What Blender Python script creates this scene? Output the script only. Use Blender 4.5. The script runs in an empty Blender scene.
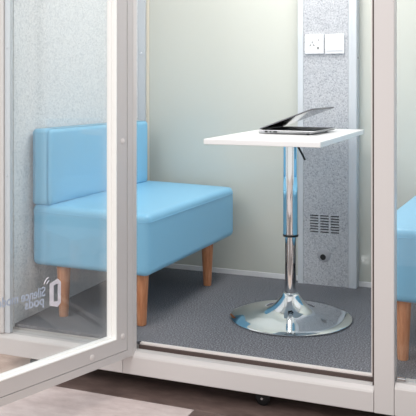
import bpy, bmesh, math, random
from mathutils import Vector, Matrix
random.seed(7)
S = bpy.context.scene
COL = S.collection
PI = math.pi

# ------------------------------------------------------------------ materials
def lin(c):
    r = []
    for v in c:
        v = v / 255.0
        r.append(v / 12.92 if v <= 0.04045 else ((v + 0.055) / 1.055) ** 2.4)
    return (r[0], r[1], r[2], 1.0)

def new_mat(name):
    m = bpy.data.materials.new(name)
    m.use_nodes = True
    nt = m.node_tree
    return m, nt, nt.nodes['Principled BSDF']

def plain(name, c, rough=0.5, metal=0.0, coat=0.0, spec=0.5, bump=0.0, bscale=200):
    m, nt, b = new_mat(name)
    b.inputs['Base Color'].default_value = lin(c)
    b.inputs['Roughness'].default_value = rough
    b.inputs['Metallic'].default_value = metal
    b.inputs['Coat Weight'].default_value = coat
    b.inputs['Specular IOR Level'].default_value = spec
    tc = nt.nodes.new('ShaderNodeTexCoord')
    n = nt.nodes.new('ShaderNodeTexNoise')
    n.inputs['Scale'].default_value = bscale
    nt.links.new(tc.outputs['Object'], n.inputs['Vector'])
    if bump:
        bp = nt.nodes.new('ShaderNodeBump')
        bp.inputs['Strength'].default_value = bump
        bp.inputs['Distance'].default_value = 0.002
        nt.links.new(n.outputs['Fac'], bp.inputs['Height'])
        nt.links.new(bp.outputs['Normal'], b.inputs['Normal'])
    return m

def speckle(name, stops, scale, rough=0.9, detail=3.0, bump=0.3, stretch=(1, 1, 1), dist=0.003, spec=0.2, sheen=0.0):
    """noise-driven colour ramp"""
    m, nt, b = new_mat(name)
    tc = nt.nodes.new('ShaderNodeTexCoord')
    mp = nt.nodes.new('ShaderNodeMapping')
    mp.inputs['Scale'].default_value = stretch
    n = nt.nodes.new('ShaderNodeTexNoise')
    n.inputs['Scale'].default_value = scale
    n.inputs['Detail'].default_value = detail
    n.inputs['Roughness'].default_value = 0.65
    cr = nt.nodes.new('ShaderNodeValToRGB')
    el = cr.color_ramp.elements
    while len(el) < len(stops):
        el.new(0.5)
    for e, (p, c) in zip(el, stops):
        e.position = p
        e.color = lin(c)
    bp = nt.nodes.new('ShaderNodeBump')
    bp.inputs['Strength'].default_value = bump
    bp.inputs['Distance'].default_value = dist
    L = nt.links.new
    L(tc.outputs['Object'], mp.inputs['Vector'])
    L(mp.outputs['Vector'], n.inputs['Vector'])
    L(n.outputs['Fac'], cr.inputs['Fac'])
    L(cr.outputs['Color'], b.inputs['Base Color'])
    L(n.outputs['Fac'], bp.inputs['Height'])
    L(bp.outputs['Normal'], b.inputs['Normal'])
    b.inputs['Roughness'].default_value = rough
    b.inputs['Specular IOR Level'].default_value = spec
    b.inputs['Sheen Weight'].default_value = sheen
    return m

def glass(name, tint, base=0.05, refl_veil=0.0):
    m = bpy.data.materials.new(name)
    m.use_nodes = True
    nt = m.node_tree
    nt.nodes.clear()
    L = nt.links.new
    out = nt.nodes.new('ShaderNodeOutputMaterial')
    tr = nt.nodes.new('ShaderNodeBsdfTransparent')
    tr.inputs['Color'].default_value = tint
    gl = nt.nodes.new('ShaderNodeBsdfGlossy')
    gl.inputs['Roughness'].default_value = 0.0
    lw = nt.nodes.new('ShaderNodeLayerWeight')
    lw.inputs['Blend'].default_value = 0.5
    pw = nt.nodes.new('ShaderNodeMath'); pw.operation = 'POWER'
    pw.inputs[1].default_value = 5.0
    ma = nt.nodes.new('ShaderNodeMath'); ma.operation = 'MULTIPLY_ADD'
    ma.inputs[1].default_value = 1.0 - base
    ma.inputs[2].default_value = base
    mx = nt.nodes.new('ShaderNodeMixShader')
    L(lw.outputs['Facing'], pw.inputs[0])
    L(pw.outputs[0], ma.inputs[0])
    L(ma.outputs[0], mx.inputs[0])
    L(tr.outputs[0], mx.inputs[1])
    L(gl.outputs[0], mx.inputs[2])
    if refl_veil:
        df = nt.nodes.new('ShaderNodeBsdfDiffuse')  # pale diffuse mix stands in for bright reflections on the pane
        df.inputs['Color'].default_value = (0.8, 0.85, 0.87, 1)
        m2 = nt.nodes.new('ShaderNodeMixShader')
        m2.inputs[0].default_value = refl_veil
        L(mx.outputs[0], m2.inputs[1])
        L(df.outputs[0], m2.inputs[2])
        L(m2.outputs[0], out.inputs[0])
    else:
        L(mx.outputs[0], out.inputs[0])
    return m

M = {}
M['frame'] = plain('powder_coat_warm_white', (211, 206, 204), 0.38, bump=0.03, bscale=600)
M['doorframe'] = plain('powder_coat_shaded', (203, 199, 198), 0.38, bump=0.03, bscale=600)  # same coat as the frame, the door's dimmer light put into the colour
M['gasket'] = plain('white_glazing_bead', (252, 251, 248), 0.45)
M['groove'] = plain('dark_rubber', (62, 54, 54), 0.6)
M['alu'] = plain('satin_aluminium', (206, 211, 216), 0.38, metal=0.1)
M['cap'] = plain('screw_cap_plastic', (222, 216, 214), 0.35)
M['strip'] = plain('pale_threshold_strip', (240, 231, 227), 0.4)
M['rubber'] = plain('brown_black_rubber', (74, 60, 56), 0.5)
M['felt'] = speckle('light_grey_felt', [(0.32, (196, 199, 203)), (0.44, (224, 225, 227)), (0.55, (236, 236, 237)), (0.70, (245, 245, 245))], 130, detail=4, bump=0.35)
M['feltc'] = speckle('mottled_grey_felt', [(0.30, (132, 136, 144)), (0.43, (176, 179, 185)), (0.55, (195, 197, 201)), (0.72, (210, 212, 215))], 165, detail=4, bump=0.35)
M['carpet'] = speckle('charcoal_carpet', [(0.34, (70, 71, 76)), (0.46, (112, 113, 119)), (0.54, (132, 133, 139)), (0.66, (180, 181, 186))], 185, detail=4, bump=0.5, dist=0.004)
M['leather'] = plain('sky_blue_leatherette', (138, 199, 232), 0.38, bump=0.05, bscale=450, spec=0.45)
M['wood'] = speckle('warm_beech', [(0.3, (184, 116, 78)), (0.5, (208, 142, 102)), (0.7, (222, 162, 124))], 28, rough=0.42, detail=3, bump=0.05, stretch=(4, 4, 0.35), spec=0.4)
M['white'] = plain('white_laminate', (240, 240, 240), 0.3)
M['edge'] = plain('white_edge_band', (232, 228, 224), 0.4)
M['plastic'] = plain('white_plastic', (234, 235, 237), 0.3)
M['dark'] = plain('dark_cavity', (26, 27, 30), 0.7)
M['black'] = plain('black_plastic', (20, 20, 22), 0.35)
M['key'] = plain('black_keyboard', (30, 31, 34), 0.5)
M['screen'] = plain('glossy_black_screen', (14, 15, 17), 0.06)
M['silver'] = plain('silver_aluminium', (205, 206, 208), 0.28, metal=0.85)
M['lid'] = plain('dark_grey_aluminium', (120, 120, 124), 0.35, metal=0.7)
M['chrome'] = plain('polished_chrome', (226, 230, 232), 0.045, metal=1.0)
M['frost'] = plain('frosted_grey_green_glass', (206, 208, 200), 0.10, spec=0.5)
M['seal'] = plain('cream_seal_strip', (228, 220, 204), 0.4)
M['glass'] = glass('clear_glass', (0.985, 0.992, 0.99, 1), 0.045)
M['doorglass'] = glass('clear_door_glass', (0.98, 0.99, 0.99, 1), 0.05, refl_veil=0.018)
M['logo'] = plain('lilac_white_vinyl', (252, 244, 253), 0.4)
M['letter'] = plain('pale_blue_vinyl', (198, 208, 230), 0.4)
M['ceil'] = plain('white_ceiling', (236, 236, 234), 0.6)
M['plank_a'] = speckle('pale_rose_grey_plank', [(0.25, (184, 168, 164)), (0.5, (205, 190, 187)), (0.75, (222, 210, 206))], 9, rough=0.45, detail=8, bump=0.05, stretch=(1, 2.2, 1), spec=0.35)
M['plank_b'] = speckle('brown_grey_plank', [(0.25, (80, 65, 61)), (0.5, (104, 87, 82)), (0.75, (128, 109, 103))], 9, rough=0.45, detail=8, bump=0.05, stretch=(1, 2.2, 1), spec=0.35)
M['plank_c'] = speckle('tan_grey_plank', [(0.25, (172, 146, 132)), (0.5, (198, 172, 158)), (0.75, (214, 192, 178))], 9, rough=0.45, detail=8, bump=0.05, stretch=(1, 2.2, 1), spec=0.35)
m, nt, b = new_mat('led_panel')
b.inputs['Base Color'].default_value = (1, 1, 1, 1)
b.inputs['Emission Color'].default_value = (1.0, 0.985, 0.95, 1)
b.inputs['Emission Strength'].default_value = 6.0
M['led'] = m

# ------------------------------------------------------------------ helpers
def obj(name, bm, mat, parent=None, smooth=False):
    me = bpy.data.meshes.new(name)
    bmesh.ops.recalc_face_normals(bm, faces=bm.faces[:])
    bm.to_mesh(me)
    bm.free()
    mats = mat if isinstance(mat, (list, tuple)) else [mat]
    for k in mats:
        me.materials.append(M[k])
    if smooth:
        me.polygons.foreach_set('use_smooth', [True] * len(me.polygons))
        try:
            me.set_sharp_from_angle(angle=math.radians(40))
        except Exception:
            pass
    o = bpy.data.objects.new(name, me)
    COL.objects.link(o)
    if parent:
        o.parent = parent
    return o

def add_box(bm, x0, x1, y0, y1, z0, z1, bev=0.0, seg=2, mi=0):
    t = bmesh.new()
    bmesh.ops.create_cube(t, size=1)
    for v in t.verts:
        v.co = Vector(((x0 + x1) / 2 + v.co.x * (x1 - x0), (y0 + y1) / 2 + v.co.y * (y1 - y0), (z0 + z1) / 2 + v.co.z * (z1 - z0)))
    if bev:
        bmesh.ops.bevel(t, geom=t.edges[:], offset=bev, segments=seg, affect='EDGES', profile=0.5)
    for f in t.faces:
        f.material_index = mi
    me = bpy.data.meshes.new('tmp')
    t.to_mesh(me); t.free()
    bm.from_mesh(me)
    bpy.data.meshes.remove(me)
    return bm

def box(x0, x1, y0, y1, z0, z1, bev=0.0, seg=2):
    return add_box(bmesh.new(), x0, x1, y0, y1, z0, z1, bev, seg)

def lathe(prof, seg=64, bm=None, centre=(0, 0, 0)):
    bm = bm or bmesh.new()
    rings = []
    for r, z in prof:
        if r < 1e-6:
            rings.append([bm.verts.new((centre[0], centre[1], centre[2] + z))])
        else:
            rings.append([bm.verts.new((centre[0] + r * math.cos(2 * PI * i / seg), centre[1] + r * math.sin(2 * PI * i / seg), centre[2] + z)) for i in range(seg)])
    for a, c in zip(rings, rings[1:]):
        for i in range(seg):
            j = (i + 1) % seg
            if len(a) == 1 and len(c) == 1:
                continue
            if len(a) == 1:
                bm.faces.new((a[0], c[i], c[j]))
            elif len(c) == 1:
                bm.faces.new((a[i], a[j], c[0]))
            else:
                bm.faces.new((a[i], a[j], c[j], c[i]))
    return bm

def tube(path, r, seg=8, closed=False, bm=None):
    bm = bm or bmesh.new()
    P = [Vector(p) for p in path]
    n = len(P)
    rings = []
    for i in range(n):
        a = P[(i - 1) % n] if (closed or i > 0) else P[i]
        c = P[(i + 1) % n] if (closed or i < n - 1) else P[i]
        t = (c - a).normalized()
        up = Vector((0, 0, 1)) if abs(t.z) < 0.95 else Vector((1, 0, 0))
        u = t.cross(up).normalized()
        w = u.cross(t)
        rings.append([bm.verts.new(P[i] + u * (r * math.cos(2 * PI * k / seg)) + w * (r * math.sin(2 * PI * k / seg))) for k in range(seg)])
    m = n if closed else n - 1
    for i in range(m):
        a, c = rings[i], rings[(i + 1) % n]
        for k in range(seg):
            bm.faces.new((a[k], a[(k + 1) % seg], c[(k + 1) % seg], c[k]))
    if not closed:
        bm.faces.new(rings[0]); bm.faces.new(rings[-1])
    return bm

def prism_xz(outer, y0, y1, hole=None):
    """polygon in XZ extruded along Y, optional hole with the same vertex count"""
    bm = bmesh.new()
    def ring(poly, y):
        return [bm.verts.new((p[0], y, p[1])) for p in poly]
    a0, a1 = ring(outer, y0), ring(outer, y1)
    n = len(outer)
    for i in range(n):
        j = (i + 1) % n
        bm.faces.new((a0[i], a0[j], a1[j], a1[i]))
    if hole:
        h0, h1 = ring(hole, y0), ring(hole, y1)
        for i in range(n):
            j = (i + 1) % n
            bm.faces.new((h0[i], h0[j], h1[j], h1[i]))
            bm.faces.new((a0[i], a0[j], h0[j], h0[i]))
            bm.faces.new((a1[i], a1[j], h1[j], h1[i]))
    else:
        bm.faces.new(a0); bm.faces.new(a1)
    return bm

def rect(x0, x1, z0, z1):
    return [(x0, z0), (x1, z0), (x1, z1), (x0, z1)]

def empty(name, loc=(0, 0, 0), rz=0.0):
    o = bpy.data.objects.new(name, None)
    o.empty_display_size = 0.1
    o.location = loc
    o.rotation_euler = (0, 0, rz)
    COL.objects.link(o)
    return o

def tag(o, label, cat, group=None):
    o['label'] = label
    o['category'] = cat
    if group:
        o['group'] = group
    return o

def struct(o):
    o['kind'] = 'structure'
    return o

# ------------------------------------------------------------------ pod dimensions
XL, XR = -1.395, 0.560          # inner faces of the side walls
YF, YB = -0.065, 1.080          # front face, rear glass
ZB, ZC = -0.098, 2.05           # underside of base, ceiling
GZ = -0.155                     # room floor

# room floor: long planks, three tones, dark joints are real gaps in the mesh
bm = bmesh.new()
rows = []
y = -0.13
ys = [-0.13 + 0.36 * k for k in range(-12, 13)]
for r, y0 in enumerate(ys):
    off = random.uniform(0, 1.4)
    if abs(y0 + 0.49) < 0.01:     # the pale row in front of the pod
        xs = [-3.415, -1.995, -0.575, 0.845, 2.265, 3.4]
        tones = [2, 0, 1, 0, 2]
    elif abs(y0 + 0.13) < 0.01:
        xs = [-3.8, -2.62, -1.20, 0.22, 1.64, 3.4]
        tones = [1, 2, 1, 1, 0]
    else:
        xs = [-4.2 + off + 1.42 * k for k in range(0, 6)]
        tones = [random.choice((0, 0, 1, 2)) for _ in xs]
    for k in range(len(xs) - 1):
        g = 0.0007
        add_box(bm, xs[k] + g, xs[k + 1] - g, y0 + g, y0 + 0.36 - g, GZ - 0.02, GZ, 0.0008, 1, tones[k])
struct(obj('floor', bm, ['plank_a', 'plank_b', 'plank_c']))

# ---- pod shell
struct(obj('trim_1', box(-1.430, -1.397, YF + 0.002, -0.036, -0.0175, ZC, 0.002), 'frame'))   # left corner post
struct(obj('trim_2', box(-0.901, -0.839, YF, -0.034, -0.036, ZC, 0.003), 'frame'))       # left jamb
struct(obj('trim_3', box(0.011, 0.073, YF, 0.0, -0.0985, ZC, 0.002), 'frame'))         # right jamb
struct(obj('trim_4', box(0.545, 0.605, YF, -0.020, ZB, ZC, 0.003), 'frame'))           # right corner post
# base beam between the jambs: sloped ledge, front face
def beam(x0, x1, ztop, yin):
    bm = bmesh.new()
    prof = [(yin, ZB), (yin, ztop), (-0.050, ztop - 0.002), (-0.0625, ztop - 0.012), (YF, ztop - 0.018), (YF, ZB + 0.002), (YF + 0.002, ZB)]
    a = [bm.verts.new((x0, p[0], p[1])) for p in prof]
    c = [bm.verts.new((x1, p[0], p[1])) for p in prof]
    n = len(prof)
    for i in range(n):
        bm.faces.new((a[i], a[(i + 1) % n], c[(i + 1) % n], c[i]))
    bm.faces.new(a); bm.faces.new(c)
    return bm
struct(obj('trim_5', beam(-0.879, 0.0095, -0.018, -0.0218), 'frame'))
struct(obj('trim_6', beam(-1.430, -0.881, -0.018, -0.004), 'frame'))
struct(obj('trim_7', beam(0.0745, 0.543, 0.003, -0.004), 'frame'))
# threshold: pale strip and dark seal in front of it
th = struct(obj('trim_8', box(-0.838, 0.010, -0.012, 0.004, -0.07, 0.001, 0.001), 'strip'))
obj('seal_strip', box(-0.838, 0.010, -0.0215, -0.0125, -0.07, -0.005, 0.001), 'rubber', th)
sj = struct(obj('trim_14', box(-0.004, 0.0035, -0.024, -0.016, 0.0015, ZC, 0.001), 'strip'))
obj('seal_strip', box(0.004, 0.0105, -0.052, -0.03, -0.0165, ZC, 0.001), 'rubber', sj)
obj('seal_backing', box(0.0036, 0.0105, -0.0299, -0.016, 0.0015, ZC), 'rubber', sj)
# pod deck under the carpet, head beam, ceiling
struct(obj('trim_9', box(XL - 0.02, XR + 0.02, 0.005, 1.135, ZB + 0.003, -0.013), 'frame'))
struct(obj('trim_10', box(-1.430, 0.605, YF, 0.0, ZC + 0.0005, ZC + 0.12, 0.003), 'frame'))
cl = struct(obj('ceiling', box(-1.415, 0.605, 0.001, 1.135, ZC + 0.0005, ZC + 0.08), 'ceil'))
lp = obj('ceiling_light', box(-0.70, -0.12, 0.28, 0.80, ZC - 0.012, ZC, 0.002), ['led'])
tag(lp, 'square white light panel in the pod ceiling', 'ceiling light')
# side walls
struct(obj('wall_left', box(XL - 0.02, XL, 0.0, 1.06, -0.0125, ZC), 'felt'))
struct(obj('wall_right', box(XR, XR + 0.02, 0.0, 1.06, -0.0125, ZC), 'felt'))
# rear wall: frosted glass, posts at both corners, white strip at its foot
struct(obj('wall_back', box(-1.338, 0.50, YB, YB + 0.012, 0.02, ZC), 'frost'))
struct(obj('trim_11', box(-1.352, -1.3385, YB - 0.008, YB + 0.015, -0.012, ZC, 0.001), 'seal'))
p = struct(obj('trim_12', box(-1.412, -1.3535, 1.062, 1.12, -0.012, ZC, 0.002), 'alu'))
struct(obj('trim_13', box(0.505, 0.575, 1.062, 1.12, -0.012, ZC, 0.002), 'alu'))
struct(obj('baseboard_back', box(-1.337, 0.50, YB - 0.004, YB + 0.02, -0.0125, 0.019, 0.0015), 'plastic'))
def cap_y(name, x, y, z, r, parent, mat='cap', d=0.003):
    """round cap whose axis is Y, proud towards -d side"""
    bm = lathe([(0, -0.001), (r, -0.001), (r, d * 0.5), (r * 0.8, d), (0, d)], 24)
    bmesh.ops.rotate(bm, verts=bm.verts[:], cent=(0, 0, 0), matrix=Matrix.Rotation(PI / 2, 3, 'X'))
    bmesh.ops.translate(bm, verts=bm.verts[:], vec=(x, y, z))
    return obj(name, bm, mat, parent, True)
cap_y('screw', -1.378, 1.062, 1.10, 0.007, p, 'chrome')
pc = struct(obj('trim_15', box(-1.3965, -1.373, -0.055, -0.036, -0.0175, ZC, 0.001), 'alu'))
for z in (1.077, 0.586):
    cap_y('screw', -1.387, -0.055, z, 0.006, pc, 'alu')

# column in the middle of the rear wall
col = struct(empty('wall_column', (0, 0, 0)))
SX = [-0.470 + 0.049 * k for k in range(3)]      # slot columns
SZ = [0.2445 + 0.0126 * k for k in range(7)]     # slot rows
xs = sorted([-0.501, -0.290] + [x for a in SX for x in (a, a + 0.040)])
zs = sorted([-0.012, ZC] + [z for a in SZ for z in (a, a + 0.0062)])
bm = bmesh.new()
grid = {}
for i, x in enumerate(xs):
    for j, z in enumerate(zs):
        for k, yy in enumerate((1.020, 1.032)):
            grid[i, j, k] = bm.verts.new((x, yy, z))
def is_hole(i, j):
    return 0 <= i < len(xs) - 1 and 0 <= j < len(zs) - 1 and i % 2 == 1 and j % 2 == 1
for i in range(len(xs) - 1):
    for j in range(len(zs) - 1):
        if not is_hole(i, j):
            bm.faces.new([grid[a, c, 0] for a, c in ((i, j), (i + 1, j), (i + 1, j + 1), (i, j + 1))])
            bm.faces.new([grid[a, c, 1] for a, c in ((i, j), (i + 1, j), (i + 1, j + 1), (i, j + 1))])
        else:
            q = [(i, j), (i + 1, j), (i + 1, j + 1), (i, j + 1)]
            for a in range(4):
                u, w = q[a], q[(a + 1) % 4]
                bm.faces.new((grid[u[0], u[1], 0], grid[w[0], w[1], 0], grid[w[0], w[1], 1], grid[u[0], u[1], 1]))
obj('felt_panel', bm, 'feltc', col)
bm = box(-0.529, -0.5015, 1.017, YB - 0.0005, -0.012, ZC, 0.003)
obj('edge_trim', bm, 'alu', col)
bm = box(-0.2895, -0.2500, 1.017, YB - 0.0005, -0.012, ZC, 0.004)
add_box(bm, -0.2755, -0.273, 1.0155, 1.018, -0.010, ZC, 0)
et = obj('edge_trim', bm, 'alu', col)
bm = lathe([(0, -0.001), (0.004, -0.001), (0.004, 0.001), (0, 0.0015)], 16)
bmesh.ops.rotate(bm, verts=bm.verts[:], cent=(0, 0, 0), matrix=Matrix.Rotation(PI / 2, 3, 'Y'))
bmesh.ops.translate(bm, verts=bm.verts[:], vec=(-0.2500, 1.048, 1.06))
obj('screw', bm, 'groove', et, True)
vent = obj('air_vent', box(-0.476, -0.326, 1.0325, 1.044, 0.238, 0.334), 'dark')
tag(vent, 'black slots of an air vent low on the grey felt column', 'air vent')

# ---- fixed panes
def window(name, x0, x1, z0):
    root = struct(empty(name))
    obj('pane', box(x0, x1, -0.0335, -0.0265, z0, ZC - 0.001), 'glass', root)
    return root
w1 = window('window_1', -1.4295, -0.8395, -0.0175)
w2 = window('window_2', 0.0735, 0.5445, 0.0035)
bm = box(0.078, 0.106, -0.0445, -0.0345, 0.0035, 0.014, 0.002)
obj('glass_clip', bm, 'chrome', w2)

# ---- carpet, up to the threshold
bm = bmesh.new()
nx, ny = 40, 150
top = []
for j in range(ny + 1):
    yy = 0.005 + (1.0595 - 0.005) * (j / ny) ** 1.4
    top.append([bm.verts.new((XL + 0.001 + (XR - XL - 0.002) * i / nx, yy, 0.0)) for i in range(nx + 1)])
bot = [bm.verts.new(v) for v in ((XL + 0.001, 0.005, -0.012), (XR - 0.001, 0.005, -0.012), (XR - 0.001, 1.0595, -0.012), (XL + 0.001, 1.0595, -0.012))]
for j in range(ny):
    for i in range(nx):
        bm.faces.new((top[j][i], top[j][i + 1], top[j + 1][i + 1], top[j + 1][i]))
bm.faces.new(bot)
bm.faces.new([bot[0]] + top[0] + [bot[1]])
bm.faces.new([bot[3]] + top[-1] + [bot[2]])
bm.faces.new([bot[0]] + [top[j][0] for j in range(ny + 1)] + [bot[3]])
bm.faces.new([bot[1]] + [top[j][-1] for j in range(ny + 1)] + [bot[2]])
tag(obj('carpet', bm, 'carpet', None, True), 'dark grey speckled carpet covering the floor inside the pod', 'carpet')

# ------------------------------------------------------------------ door, standing open
TH = math.radians(17.2)
door = struct(empty('door_1', (-0.839, YF - 0.004, 0), -PI / 2 - TH))
DW, DT = 0.868, 2.03
# local axes: x hinge -> free edge, y towards the inner face, z up
def ring(x0, x1, z0, z1, xa, xb, za, zb, y0, y1):
    return prism_xz(rect(x0, x1, z0, z1), y0, y1, rect(xa, xb, za, zb))
Z0 = -0.028
fr = obj('door_frame', ring(0.0275, DW - 0.0275, Z0 + 0.0275, DT - 0.0275, 0.077, DW - 0.08, 0.047, DT - 0.08, -0.045, 0.0), 'doorframe', door)
obj('outer_profile', ring(0.0, DW, Z0, DT, 0.0255, DW - 0.0255, Z0 + 0.0255, DT - 0.0255, -0.045, 0.001), 'doorframe', door)
obj('seam_gasket', ring(0.0256, DW - 0.0256, Z0 + 0.0256, DT - 0.0256, 0.0274, DW - 0.0274, Z0 + 0.0274, DT - 0.0274, -0.044, -0.003), 'groove', door)
g = obj('glazing_bead', ring(0.0771, DW - 0.0801, 0.0471, DT - 0.0801, 0.081, DW - 0.084, 0.0505, DT - 0.084, -0.040, 0.0008), 'gasket', door)
obj('glazing_seal', ring(0.0811, DW - 0.0841, 0.0506, DT - 0.0841, 0.0865, DW - 0.0905, 0.0535, DT - 0.0905, -0.040, -0.018), 'gasket', door)
obj('pane', box(0.0812, DW - 0.0842, -0.0405, -0.0325, 0.0507, DT - 0.0842), 'doorglass', door)
def cap_in(x, z):
    bm = lathe([(0, -0.001), (0.0095, -0.001), (0.0095, 0.0012), (0.0075, 0.0022), (0, 0.0022)], 28)
    bmesh.ops.rotate(bm, verts=bm.verts[:], cent=(0, 0, 0), matrix=Matrix.Rotation(-PI / 2, 3, 'X'))
    bmesh.ops.translate(bm, verts=bm.verts[:], vec=(x, 0, z))
    obj('screw_cap', bm, 'cap', door, True)
for x, z in ((0.048, 0.053), (0.049, 0.737), (0.049, 1.43), (0.192, 0.018), (0.66, 0.018)):
    cap_in(x, z)
# printed mark and writing on the outside of the pane (read from outside, so mirrored from within)
yo = -0.0407
hexa = [(0.292, 0.217), (0.306, 0.206), (0.338, 0.217), (0.338, 0.289), (0.304, 0.298), (0.292, 0.286)]
hole = [(0.304, 0.226), (0.307, 0.225), (0.322, 0.227), (0.322, 0.280), (0.307, 0.283), (0.304, 0.280)]
obj('logo', prism_xz(hexa, yo - 0.0012, yo, hole), 'logo', door)
for r in (0.012, 0.023):
    pts = [(0.338 + r * math.cos(a), yo - 0.0005, 0.287 + r * 1.0 * math.sin(a)) for a in [math.radians(12 + 66 * k / 8) for k in range(9)]]
    obj('logo_wave', tube(pts, 0.0016, 6), 'logo', door)
def lettering(name, body, x, z, size, sx):
    cu = bpy.data.curves.new(name, 'FONT')
    cu.body = body
    cu.size = size
    cu.extrude = 0.0005
    cu.offset = 0.0006
    t = bpy.data.objects.new('tmp', cu)
    COL.objects.link(t)
    dg = bpy.context.evaluated_depsgraph_get()
    me = bpy.data.meshes.new_from_object(t.evaluated_get(dg))
    bpy.data.objects.remove(t)
    me.name = name
    me.transform(Matrix.Translation((x, yo - 0.0006, z)) @ Matrix.Rotation(PI / 2, 4, 'X') @ Matrix.Diagonal((sx, 1, 1, 1)))
    me.materials.clear()
    me.materials.append(M['letter'])
    o = bpy.data.objects.new(name, me)
    COL.objects.link(o)
    o.parent = door
    return o
lettering('lettering', 'Silence mode', 0.355, 0.2535, 0.043, 0.80)
lettering('lettering', 'pods', 0.360, 0.2265, 0.042, 0.95)

# ------------------------------------------------------------------ benches
def cushion(x0, x1, y0, y1, z0, z1, r, nseg, crown=0.0, droop=0.0):
    bm = bmesh.new()
    bmesh.ops.create_cube(bm, size=1)
    for v in bm.verts:
        v.co = Vector(((x0 + x1) / 2 + v.co.x * (x1 - x0), (y0 + y1) / 2 + v.co.y * (y1 - y0), (z0 + z1) / 2 + v.co.z * (z1 - z0)))
    bmesh.ops.subdivide_edges(bm, edges=bm.edges[:], cuts=7, use_grid_fill=True)
    sharp = [e for e in bm.edges if len(e.link_faces) == 2 and e.calc_face_angle() > 0.5]
    bmesh.ops.bevel(bm, geom=sharp, offset=r, segments=nseg, affect='EDGES', profile=0.5)
    for v in bm.verts:
        a = (v.co.x - x0) / (x1 - x0); b = (v.co.y - y0) / (y1 - y0); c = (v.co.z - z0) / (z1 - z0)
        s = max(0, math.sin(PI * min(max(a, 0), 1))) * max(0, math.sin(PI * min(max(b, 0), 1)))
        v.co.z += crown * s * max(0, c - 0.4) / 0.6
        v.co.z -= droop * a * max(0, c)
    return bm

def bench(name, loc, rz, label, mirror=False, droop=0.012, inset=0.072, near=0.082):
    """local x from backrest to front edge, y along the bench"""
    W, L = 0.532, 0.888
    root = empty(name, loc, rz)
    tag(root, label, 'bench', 'blue benches in the pod')
    q = -1 if mirror else 1
    def fin(bm):
        if mirror:
            bmesh.ops.scale(bm, vec=(-1, 1, 1), verts=bm.verts[:])
        return bm
    zs_, zt = 0.207, 0.455
    seat = obj('seat', fin(cushion(0, W, 0, L, zs_, zt, 0.026, 5, 0.006, droop)), 'leather', root, True)
    # seam running round the top of the seat
    for dz in (0.030,):
        pts = []
        rr = 0.026
        for (cx, cy, a0) in ((W - rr, rr, -90), (W - rr, L - rr, 0), (rr, L - rr, 90), (rr, rr, 180)):
            for k in range(5):
                a = math.radians(a0 + 90 * k / 4)
                px, py = cx + (rr + 0.0003) * math.cos(a), cy + (rr + 0.0003) * math.sin(a)
                pts.append((px, py, zt - dz - droop * px / W))
        obj('seam', fin(tube(pts, 0.0016, 6, True)), 'leather', seat, True)
    back = obj('backrest', fin(cushion(0.0, 0.094, 0.0, L - 0.052, zt - 0.006, 0.756, 0.018, 5)), 'leather', root, True)
    for (lx, ly) in ((0.116, 0.060), (W - inset, near), (W - inset, L - 0.162), (0.116, L - 0.162)):
        bm = lathe([(0, 0.0), (0.0172, 0.0), (0.0186, 0.003), (0.0285, 0.2095), (0.0, 0.2095)], 28, None, (0, 0, 0))
        for v in bm.verts:
            v.co.x += lx; v.co.y += ly
        obj('leg', fin(bm), 'wood', root, True)
    return root
bench('bench', (-1.386, 0.102, 0.0015), -0.026, 'sky blue padded bench with backrest, seen through the open door', False)
bench('bench', (0.504, 0.082, 0.0015), -0.045, 'sky blue padded bench behind the right pillar, cut off by the photo edge', True, 0.0, 0.094, 0.066)

# ------------------------------------------------------------------ table
tbl = empty('pedestal_table', (-0.412, 0.480, 0.0005))
tag(tbl, 'white rectangular table on a chrome pedestal with round base', 'table')
obj('tabletop', box(-0.2140, 0.2185, -0.403, 0.412, 0.718, 0.738, 0.0025), 'white', tbl)
obj('base', lathe([(0, 0), (0.238, 0), (0.243, 0.003), (0.243, 0.006), (0.238, 0.0095), (0.205, 0.0145), (0.16, 0.0195), (0.125, 0.026), (0.098, 0.034), (0.076, 0.046), (0.058, 0.062), (0.045, 0.078), (0.036, 0.090), (0.032, 0.097), (0.0255, 0.101), (0, 0.101)], 96), 'chrome', tbl, True)
obj('column', lathe([(0, 0.101), (0.0225, 0.101), (0.0225, 0.345), (0, 0.345)], 48), 'chrome', tbl, True)
obj('collar', lathe([(0.0235, 0.327), (0.031, 0.327), (0.0315, 0.331), (0.031, 0.335), (0.0235, 0.335)], 48), 'black', tbl, True)
obj('sleeve', lathe([(0.0226, 0.3355), (0.0300, 0.3355), (0.0302, 0.34), (0.0302, 0.712), (0, 0.712)], 48), 'chrome', tbl, True)
obj('mounting_plate', box(-0.08, 0.08, -0.08, 0.08, 0.712, 0.7178, 0.001), 'black', tbl)
obj('height_lever', tube([(0.015, -0.02, 0.708), (0.035, -0.02, 0.690), (0.055, -0.02, 0.655), (0.064, -0.02, 0.636)], 0.0042, 10), 'black', tbl, True)

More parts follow.
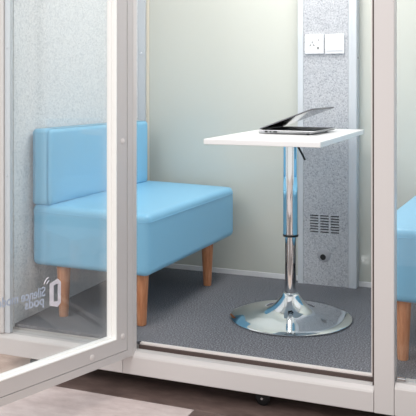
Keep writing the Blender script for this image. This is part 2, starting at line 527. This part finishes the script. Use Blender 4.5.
# ------------------------------------------------------------------ laptop
lap = empty('laptop', (-0.533, 0.428, 0.7392), -0.08)
tag(lap, 'half-closed silver laptop with black keyboard on the white table', 'laptop')
LD, LW = 0.240, 0.290
def taper_base():
    bm = box(0, LD, 0, LW, 0.0005, 0.0155, 0.002)
    for v in bm.verts:
        a = v.co.x / LD
        if v.co.z < 0.008:
            v.co.z += 0.0055 * a
            v.co.x -= 0.010 * a
            v.co.y += (0.006 if v.co.y < LW / 2 else -0.006)
    return bm
base = obj('base', taper_base(), 'silver', lap)
bm = box(0.018, LD - 0.008, 0.010, LW - 0.010, 0.0150, 0.0162)
kb = obj('keyboard', bm, 'key', lap)
bm = bmesh.new()
for (x0, x1) in ((0.030, 0.040), (0.050, 0.056), (0.066, 0.080)):
    add_box(bm, x0, x1, -0.0008, 0.004, 0.0065, 0.0105)
obj('ports', bm, 'dark', lap)
for (x, y) in ((0.03, 0.03), (0.03, LW - 0.03), (LD - 0.04, 0.03), (LD - 0.04, LW - 0.03)):
    obj('rubber_foot', lathe([(0, -0.0002), (0.006, -0.0002), (0.006, 0.004), (0, 0.004)], 12, None, (x, y, 0.0)), 'black', lap)
AL = math.radians(20.5)
def lid_place(bm):
    bmesh.ops.rotate(bm, verts=bm.verts[:], cent=(0, 0, 0), matrix=Matrix.Rotation(-AL, 3, 'Y'))
    bmesh.ops.translate(bm, verts=bm.verts[:], vec=(0.008, 0, 0.0175))
    return bm
lid = obj('lid', lid_place(box(0.0, LD - 0.004, 0, LW, 0.0, 0.0042, 0.0012)), 'lid', lap)
obj('screen', lid_place(box(0.010, LD - 0.010, 0.008, LW - 0.008, -0.0008, 0.0005)), 'screen', lid)
bm = tube([(0.006, 0.03, 0.0155), (0.006, LW - 0.03, 0.0155)], 0.0042, 12)
obj('hinge', bm, 'black', lap, True)

# ------------------------------------------------------------------ wall fittings on the column
YW = 1.0198
so = empty('wall_socket', (-0.4465, YW, 1.126))
tag(so, 'white five-hole wall socket on the felt column, left of the switch', 'socket')
obj('plate', box(-0.0445, 0.0445, -0.011, 0, -0.0455, 0.0455, 0.002), 'plastic', so)
bm = bmesh.new()
def slot(x, z, a, w=0.0035, h=0.0095):
    t = bmesh.new()
    add_box(t, -w / 2, w / 2, -0.0116, -0.009, -h / 2, h / 2)
    bmesh.ops.rotate(t, verts=t.verts[:], cent=(0, 0, 0), matrix=Matrix.Rotation(a, 3, 'Y'))
    bmesh.ops.translate(t, verts=t.verts[:], vec=(x, 0, z))
    return obj('pin_hole', t, 'dark', so)
slot(-0.010, 0.008, 0)
slot(-0.019, -0.006, 0.5)
slot(-0.002, -0.006, -0.5)
slot(0.019, 0.018, 0, 0.003, 0.008)
slot(0.018, -0.019, 0, 0.006, 0.012)
sw = empty('light_switch', (-0.351, YW, 1.125))
tag(sw, 'white wall switch with three rockers, right of the socket', 'switch')
obj('plate', box(-0.0445, 0.0445, -0.010, 0, -0.0455, 0.0455, 0.002), 'plastic', sw)
for k in range(3):
    x0 = -0.0380 + 0.0260 * k
    obj('rocker', box(x0, x0 + 0.0222, -0.0138, -0.0085, -0.031, 0.036, 0.001), 'plastic', sw)
gr = empty('cable_grommet', (-0.403, YW, 0.141))
tag(gr, 'round grey cable outlet with a black hole below the vent', 'cable outlet')
def disc_y(prof, seg, x=0, z=0):
    bm = lathe(prof, seg)
    bmesh.ops.rotate(bm, verts=bm.verts[:], cent=(0, 0, 0), matrix=Matrix.Rotation(PI / 2, 3, 'X'))
    bmesh.ops.translate(bm, verts=bm.verts[:], vec=(x, 0, z))
    return bm
M['grom'] = plain('grey_plastic', (168, 170, 176), 0.5)
obj('cover', disc_y([(0, 0), (0.031, 0), (0.031, 0.002), (0.029, 0.0035), (0, 0.0035)], 40), 'grom', gr, True)
obj('cable_hole', disc_y([(0, 0.003), (0.0135, 0.003), (0.0135, 0.0042), (0.011, 0.0042), (0, 0.0036)], 28, -0.004, -0.009), 'dark', gr, True)

# ------------------------------------------------------------------ casters under the pod
def caster(loc, label):
    root = empty('caster_wheel', loc)
    tag(root, label, 'caster', 'casters under the pod')
    h = ZB + 0.0025 - loc[2]
    r = 0.0255
    bm = lathe([(0, -0.011), (r * 0.8, -0.011), (r, -0.008), (r, 0.008), (r * 0.8, 0.011), (0, 0.011)], 32)
    bmesh.ops.rotate(bm, verts=bm.verts[:], cent=(0, 0, 0), matrix=Matrix.Rotation(PI / 2, 3, 'X'))
    bmesh.ops.translate(bm, verts=bm.verts[:], vec=(0, 0, r))
    w = obj('wheel', bm, 'black', root, True)
    bm = lathe([(0, -0.0155), (0.004, -0.0155), (0.006, -0.013), (0.006, 0.013), (0, 0.013)], 20)
    bmesh.ops.rotate(bm, verts=bm.verts[:], cent=(0, 0, 0), matrix=Matrix.Rotation(-PI / 2, 3, 'X'))
    bmesh.ops.translate(bm, verts=bm.verts[:], vec=(0, 0, r))
    obj('axle', bm, 'chrome', w, True)
    bm = box(-0.018, 0.018, -0.0145, -0.0125, r - 0.006, h - 0.002, 0.0005)
    add_box(bm, -0.018, 0.018, 0.0125, 0.0145, r - 0.006, h - 0.002, 0.0005)
    add_box(bm, -0.020, 0.020, -0.0165, 0.0165, h - 0.005, h, 0.0005)
    obj('fork', bm, 'black', root)
    return root
caster((-0.373, -0.006, GZ), 'small black caster wheel under the white base below the doorway')
caster((-1.275, -0.020, GZ), 'small black caster wheel under the left end of the base, seen through the door glass')

# ------------------------------------------------------------------ light
W = bpy.data.worlds.new('World')
S.world = W
W.use_nodes = True
bg = W.node_tree.nodes['Background']
bg.inputs['Color'].default_value = (1.0, 0.99, 0.985, 1)
bg.inputs['Strength'].default_value = 0.85

def area(name, loc, target, sx, sy, power, color=(1, 1, 1)):
    l = bpy.data.lights.new(name, 'AREA')
    l.shape = 'RECTANGLE'
    l.size, l.size_y = sx, sy
    l.energy = power
    l.color = color
    o = bpy.data.objects.new(name, l)
    COL.objects.link(o)
    o.location = loc
    d = Vector(target) - Vector(loc)
    o.rotation_euler = d.to_track_quat('-Z', 'Y').to_euler()
    return o
area('front_fill', (-1.6, -3.2, 3.0), (-0.5, 0, 0.3), 2.2, 1.6, 66, (1.0, 0.985, 0.975))  # added softbox high at front left, out of view, to brighten the front
area('pod_lamp', (-0.41, 0.54, ZC - 0.02), (-0.41, 0.54, 0), 0.55, 0.5, 7, (1.0, 0.99, 0.97))

# ------------------------------------------------------------------ camera
cam = bpy.data.cameras.new('camera')
co = bpy.data.objects.new('camera', cam)
COL.objects.link(co)
cam.sensor_width = 36
cam.lens = 764 / 416 * 36
cam.shift_y = -(208 - 86) / 416
cam.clip_start = 0.05
co.location = (0.420, -2.490, 0.930)
co.rotation_euler = (PI / 2, 0, math.atan((514 - 208) / 764))
S.camera = co

S.view_settings.view_transform = 'Standard'
S.view_settings.look = 'None'
S.view_settings.gamma = 1
S.view_settings.use_curve_mapping = False
S.view_settings.exposure = 0.2
